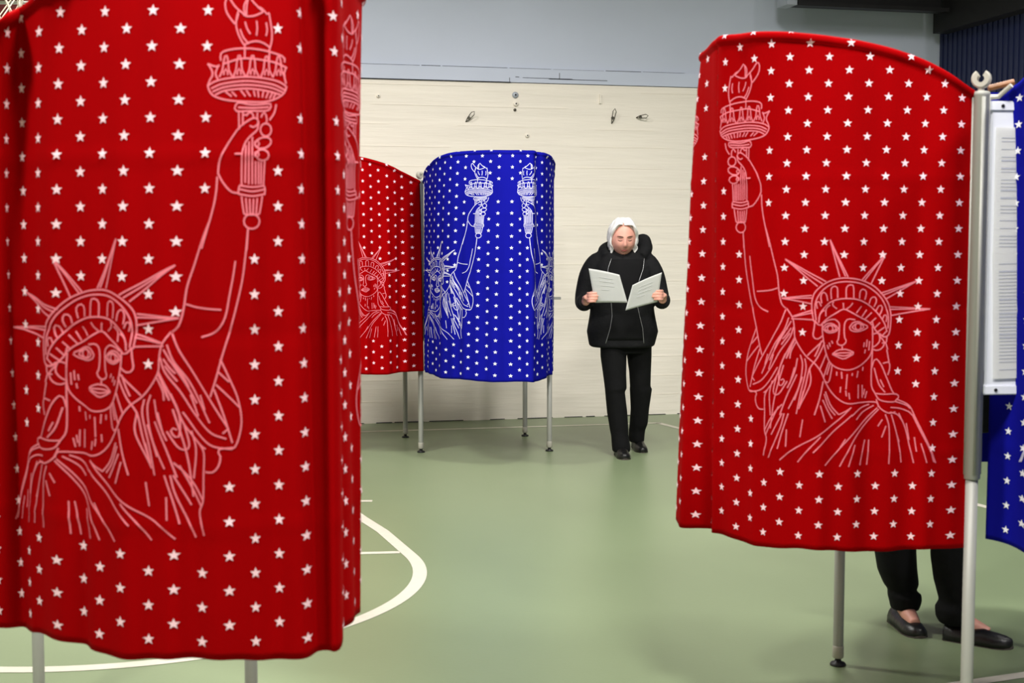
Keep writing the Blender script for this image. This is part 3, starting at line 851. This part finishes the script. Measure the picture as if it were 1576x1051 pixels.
    # --- shoes
    for side in ('l', 'r'):
        l0, rz, pit, L = J['shoe_'+side]; rings = shoe_mesh(L, J['shoe_type']); rings = [place(r__, l0, rz, pit) for r__ in rings]
        so = MB().loft(rings).build('shoe', 'shoe', root, True)
        secs = [(t, hw*1.04, .012, -.001) for t, hw, h, y0 in J['shoe_type']]
        MB().loft([place(r__, l0, rz, pit) for r__ in shoe_mesh(L*1.01, secs)]).build('sole', 'sole', so)
    return root

def hand(wr, kx, y, zs, sgn, tipx, ty):
    """hand gripping a sheet: palm at the outer edge, four fingers on the camera side, thumb behind the sheet"""
    zc = sum(zs)/4
    return dict(palm=[wr, (kx-.003*sgn, y+.045, zc-.006), (kx+.004*sgn, y+.004, zc)],
                fingers=[[(kx, y+.012, z), (kx+.012*sgn, y-.018, z+.001), (kx+.040*sgn*l, y-.024, z+.003), (kx+tipx*sgn*l, y-.012, z+.001)] for z, l in zip(zs, (.92, 1.05, 1.0, .82))],
                thumb=[(kx-.002*sgn, y+.04, zc+.012), (kx+.022*sgn, y+.028, zc+.030), (kx+.048*sgn, y+.020, zc+.040)])
W = (.750, 9.36, 0)
walker = dict(
    pelvis=[((.03, .03, .94), .175, .125), ((.035, .04, .84), .185, .135), ((.04, .04, .76), .18, .13), ((.04, .03, .70), .15, .11)],
    leg_l=[((-.05, .0, .86), .095, .11), ((-.053, -.02, .68), .090, .10), ((-.047, -.05, .56), .080, .088), ((-.040, -.075, .46), .075, .080), ((-.046, -.075, .445), .068, .074), ((-.030, -.075, .30), .070, .074), ((-.016, -.08, .18), .064, .070), ((-.012, -.085, .14), .060, .068), ((-.003, -.09, .07), .064, .078), ((.000, -.09, .030), .062, .080)],
    leg_r=[((.125, .05, .86), .090, .11), ((.132, .07, .68), .086, .10), ((.140, .085, .56), .076, .086), ((.143, .095, .46), .072, .078), ((.148, .10, .44), .078, .080), ((.145, .13, .30), .065, .070), ((.140, .16, .19), .064, .068), ((.130, .18, .14), .058, .066), ((.128, .19, .09), .056, .070), ((.130, .195, .055), .052, .070)],
    torso=[((.004, .01, .742), .205, .146, 0), ((.006, .01, .756), .226, .154, 0), ((.010, .01, .85), .246, .158, 0), ((.008, .01, .96), .225, .150, 0), ((.005, .01, 1.08), .210, .145, 0), ((.003, .01, 1.20), .212, .142, 0), ((.003, .015, 1.30), .205, .125, 0), ((.004, .02, 1.36), .170, .105, 0), ((.006, .025, 1.40), .110, .085, 0), ((.006, .03, 1.415), .06, .06, 0)],
    sleeve_l=([(-.15, .02, 1.33), (-.215, .015, 1.25), (-.250, .02, 1.13), (-.262, -.01, 1.06), (-.260, -.10, 1.048), (-.256, -.205, 1.062)], [.066, .068, .062, .058, .056, .054]),
    sleeve_r=([(.16, .02, 1.33), (.222, .015, 1.25), (.258, .02, 1.14), (.270, -.01, 1.08), (.268, -.10, 1.062), (.260, -.205, 1.075)], [.066, .068, .062, .058, .056, .054]),
    hood=[([(-.10, -.05, 1.36), (-.115, .03, 1.40), (-.06, .11, 1.42), (.04, .13, 1.44), (.13, .10, 1.45), (.165, .03, 1.42), (.13, -.05, 1.36)], [.035, .045, .055, .065, .062, .052, .035]),
          ([(.10, .08, 1.44), (.155, .06, 1.475), (.185, .03, 1.445)], [.05, .045, .03])],
    head=(.006, -.055, 1.490), head_tilt=.28, head_turn=.06, head_scale=1.06, neck=(.005, .01, 1.40),
    hand_l=hand((-.252, -.235, 1.068), -.247, -.300, (1.122, 1.103, 1.084, 1.066), 1, .066, 0),
    hand_r=hand((.256, -.235, 1.080), .250, -.300, (1.138, 1.118, 1.099, 1.080), -1, .074, 0),
    foot_l=((-.002, -.08, .06), .05), foot_r=((.134, .205, .075), .15),
    shoe_l=((-.005, -.085, 0), .10, 0, .27), shoe_r=((.140, .215, .006), .12, .06, .26), shoe_type=BOOT,
    hair='hair', strands=110, hair_len=-.115, seed=4, zips=True, shirt=(.80, 1.345),
    zipl=([.775, .88, .96, 1.05, 1.2, 1.28, 1.35], [-.115, -.085, -.072, -.078, -.10, -.10, -.075]),
    zipr=([.775, .88, .96, 1.05, 1.2, 1.28, 1.35], [.145, .135, .115, .095, .11, .14, .150]))
person(W, 'white-haired person in black jacket walking and reading two papers by the cream wall', walker)

def sheet(name, corners, label, bend=.012):
    """curved sheet of paper from four corners TL, TR, BR, BL in the walker's frame"""
    TL, TR, BR, BL = [np.array(c, float) + np.array(W) for c in corners]; n = 14; V = []
    nrm = np.cross(TR-TL, BL-TL); nrm /= np.linalg.norm(nrm)
    for i in range(n+1):
        for j in range(n+1):
            u, v = j/n, i/n; V.append((TL*(1-u)+TR*u)*(1-v) + (BL*(1-u)+BR*u)*v + nrm*bend*(math.sin(math.pi*u)*.8*(1-.5*v) - .6*(u*v)))
    F = [(i*(n+1)+j, (i+1)*(n+1)+j, (i+1)*(n+1)+j+1, i*(n+1)+j+1) for i in range(n) for j in range(n)]
    o = mesh(name, V, F, 'paper', None, True); tag(o, label, 'paper'); m_ = o.modifiers.new('t', 'SOLIDIFY'); m_.thickness = .0006
    mb = MB()                                           # faint print showing on the back
    for r_ in (.22, .34, .47, .6):
        pts = []
        for u in np.linspace(.28, .28+.45*(r_ < .5) + .25*(r_ >= .5), 8): pts.append((TL*(1-u)+TR*u)*(1-r_) + (BL*(1-u)+BR*u)*r_ + nrm*bend*(math.sin(math.pi*u)*.8*(1-.5*r_)-.6*u*r_) )
        off = np.array([0, -.0016, .0]); mb.tube(np.array(pts)+off, .0009, 4)
    mb.build('faint_print', 'faint', o)
sheet('paper_sheet', [(-.246, -.375, 1.288), (-.042, -.365, 1.246), (.016, -.315, 1.062), (-.200, -.292, 1.058)], 'white paper sheet in the walking person\'s hand nearer the blue booth')
sheet('paper_sheet', [(.044, -.365, 1.178), (.236, -.372, 1.262), (.216, -.292, 1.066), (.002, -.32, 1.008)], 'white paper sheet tilted down in the hand farther from the blue booth')

V0 = (1.572, 5.06, 0)
voter = dict(
    pelvis=[((.0, .03, .94), .165, .12), ((.0, .04, .84), .18, .13), ((.0, .04, .76), .175, .125), ((.0, .03, .70), .14, .11)],
    leg_l=[((-.075, .03, .86), .095, .11), ((-.10, .04, .66), .090, .10), ((-.118, .05, .46), .080, .088), ((-.118, .05, .30), .078, .082), ((-.108, .05, .22), .074, .080), ((-.092, .05, .165), .066, .072), ((-.088, .05, .140), .050, .060), ((-.080, .045, .125), .064, .074), ((-.076, .045, .100), .060, .072), ((-.078, .045, .070), .052, .062)],
    leg_r=[((.075, .03, .86), .095, .11), ((.072, .0, .66), .088, .10), ((.06, -.06, .46), .078, .088), ((.052, -.09, .30), .075, .082), ((.058, -.10, .22), .072, .078), ((.066, -.105, .165), .066, .074), ((.068, -.105, .140), .060, .070), ((.062, -.105, .115), .070, .078), ((.064, -.105, .080), .068, .074), ((.070, -.105, .055), .060, .066)],
    torso=[((.02, .03, .76), .255, .145, 0), ((.02, .03, .92), .25, .145, 0), ((0, .02, 1.05), .19, .135, 0), ((0, .01, 1.20), .195, .13, 0), ((0, 0, 1.30), .19, .115, 0), ((0, 0, 1.36), .15, .095, 0), ((0, 0, 1.40), .09, .08, 0), ((0, 0, 1.415), .055, .055, 0)],
    sleeve_l=([(-.14, .01, 1.32), (-.20, .02, 1.22), (-.235, .0, 1.12), (-.22, -.05, 1.10), (-.18, -.11, 1.10)], [.07, .066, .058, .054, .046]),
    sleeve_r=([(.14, .01, 1.32), (.20, .02, 1.22), (.235, .0, 1.12), (.22, -.05, 1.10), (.18, -.11, 1.10)], [.07, .066, .058, .054, .046]),
    hood=[([(-.07, .0, 1.39), (0, .07, 1.41), (.07, .0, 1.39)], [.03, .035, .03])],
    head=(0, -.06, 1.50), head_tilt=.45, neck=(0, .0, 1.40),
    hand_l=hand((-.17, -.125, 1.11), -.16, -.17, (1.12, 1.105, 1.09, 1.08), 1, .06, 0), hand_r=hand((.17, -.125, 1.11), .16, -.17, (1.12, 1.105, 1.09, 1.08), -1, .06, 0),
    foot_l=((-.082, .045, .062), .12), foot_r=((.075, -.11, .058), 1.0),
    shoe_l=((-.085, .055, 0), .12, 0, .245), shoe_r=((.085, -.150, 0), 1.02, 0, .245), shoe_type=FLAT,
    hair='darkhair', strands=60, hair_len=-.09, seed=9)
person(V0, 'voter hidden behind the right red curtain, only black trousers and flat shoes showing', voter)

# ------------------------------------------------------------------ things on the far wall
def wire_hook(e, z, ang, L, label):
    r = empty('wall_hook', rw(e, 0, z), WANG, label, 'hook', 'wire hooks on the cream wall')
    c, s = math.cos(ang), math.sin(ang)
    def q(a, b, n): return (a*c-b*s, -n, a*s+b*c)
    MB().tube([q(-L/2, 0, .004), q(-L*.2, .012, .03), q(L*.3, .016, .05), q(L/2, .002, .052), q(L*.3, -.014, .045), q(-L*.2, -.010, .026), q(-L/2, 0, .004)], .0035, 6).build('wire_loop', 'wire', r, True)
    MB().tube([q(-L*.1, 0, -.002), q(-L*.1, 0, .02)], .011, 8).build('anchor', 'wire', r)
wire_hook(.86, 2.47, .9, .10, 'tilted wire hook on the cream wall above the blue curtain')
wire_hook(2.07, 2.50, 1.45, .12, 'upright wire hook on the cream wall above the walking person')
wire_hook(2.32, 2.50, .12, .09, 'flat wire hook on the cream wall beside the right red curtain')
def bolt(e, z, r0, label, m='cream'):
    o = empty('wall_anchor', rw(e, 0, z), WANG, label, 'anchor', 'capped anchors on the cream wall')
    mb = MB(); a = np.arange(14)*2*math.pi/14
    mb.loft([np.c_[r*np.cos(a), np.full(14, -n), r*np.sin(a)] for r, n in ((r0, -.002), (r0, .008), (r0*.75, .014), (r0*.3, .016))]); mb.build('cap', m, o, True)
    MB().tube([(0, -.015, 0), (0, -.019, 0)], r0*.3, 8).build('screw', 'steel', o)
bolt(1.24, 2.655, .026, 'round painted anchor under the grey border board, uppermost of three', 'plate'); bolt(1.245, 2.585, .022, 'round painted anchor in the middle of the vertical row of three')
bolt(1.237, 2.535, .012, 'small dark anchor lowest in the vertical row of three', 'wire'); bolt(.12, 2.62, .016, 'small painted anchor high on the cream wall near the left red curtain')
bolt(1.34, 2.33, .018, 'painted knob on the cream wall above the blue curtain')
o = tag(MB().box((0, -.008, 0), (.014, .016, .075)).build('wall_bracket', 'cream'), 'small painted bracket on the cream wall above the walking person', 'bracket'); o.location = rw(1.96, 0, 2.64); o.rotation_euler = (0, 0, WANG)

# dark folded steel beam under the ceiling at upper right, with pale end plate
bmr = empty('steel_beam', rw(4.0, .32, 3.41), WANG, 'dark steel beam with pale end plate high on the grey wall', 'beam')
MB().box((.22, 0, .01), (1.38, .18, .02)).box((.22, 0, .33), (1.38, .18, .02)).box((.22, .06, .17), (1.38, .02, .32)).build('channel', 'steel', bmr)
MB().box((-.53, 0, .17), (.09, .2, .36)).build('end_plate', 'plate', bmr)
MB().tube([(-.50, -.10, .04), (-.50, -.115, .04)], .012, 8).build('bolt', 'steel', bmr)
MB().box((.22, -.085, -.004), (1.38, .012, .016)).build('flange', 'steel', bmr)
for e in (3.6, 4.8): MB().box((e-4.0, -.0, .85), (.06, .06, 1.02)).build('hanger', 'steel', bmr)
sof = tag(wbox('trim_2', ER-.14, ER, .12, 7.0, 3.26, CEIL, 'steel'), kind=ST)

# basketball hoop at upper left
hx, hy = to_px_x(-20, 8.6, 3.05), 8.6
hp_ = empty('basketball_hoop', (hx, hy, 3.05), 0, 'basketball hoop with white net at the top left corner', 'basketball hoop')
a = np.linspace(0, 2*math.pi, 41)[:-1]
MB().tube(np.c_[.228*np.cos(a), .228*np.sin(a), 0*a], .009, 8, closed=True).build('rim', 'rim', hp_, True)
mb = MB()
for i in range(12):
    t = i*math.pi/6
    for sg in (-1, 1):
        P = [(.228*(1-.42*k/6**1)*math.cos(t+sg*k*math.pi/12*.9), .228*(1-.42*k/6)*math.sin(t+sg*k*math.pi/12*.9), -.42*k/6) for k in range(7)]
        mb.tube(P, .0045, 5)
tag(mb.build('net', 'net', hp_), kind='stuff')
MB().box((0, .30, .02), (.14, .14, .03)).build('bracket', 'rim', hp_)
bb = rbox('backboard', (0, .39, .35), (1.15, .03, .80), 'white', hp_, 0, .01)
rbox('red_square', (0, .372, .20), (.60, .006, .46), 'maroon', hp_, 0, .002)
MB().box((0, 1.02, .4), (.10, 1.22, .10)).build('arm', 'steel', hp_)
wallpad = empty('wall_panel', rw(-2.92, .02), WANG, 'dark red panel with rounded pale frame behind the net, top left corner', 'wall panel')
rbox('frame', (0, 0, 3.42), (1.05, .05, .84), 'white', wallpad, 0, .02); rbox('board', (0, -.02, 3.42), (.86, .05, .64), 'maroon', wallpad, 0, .02)
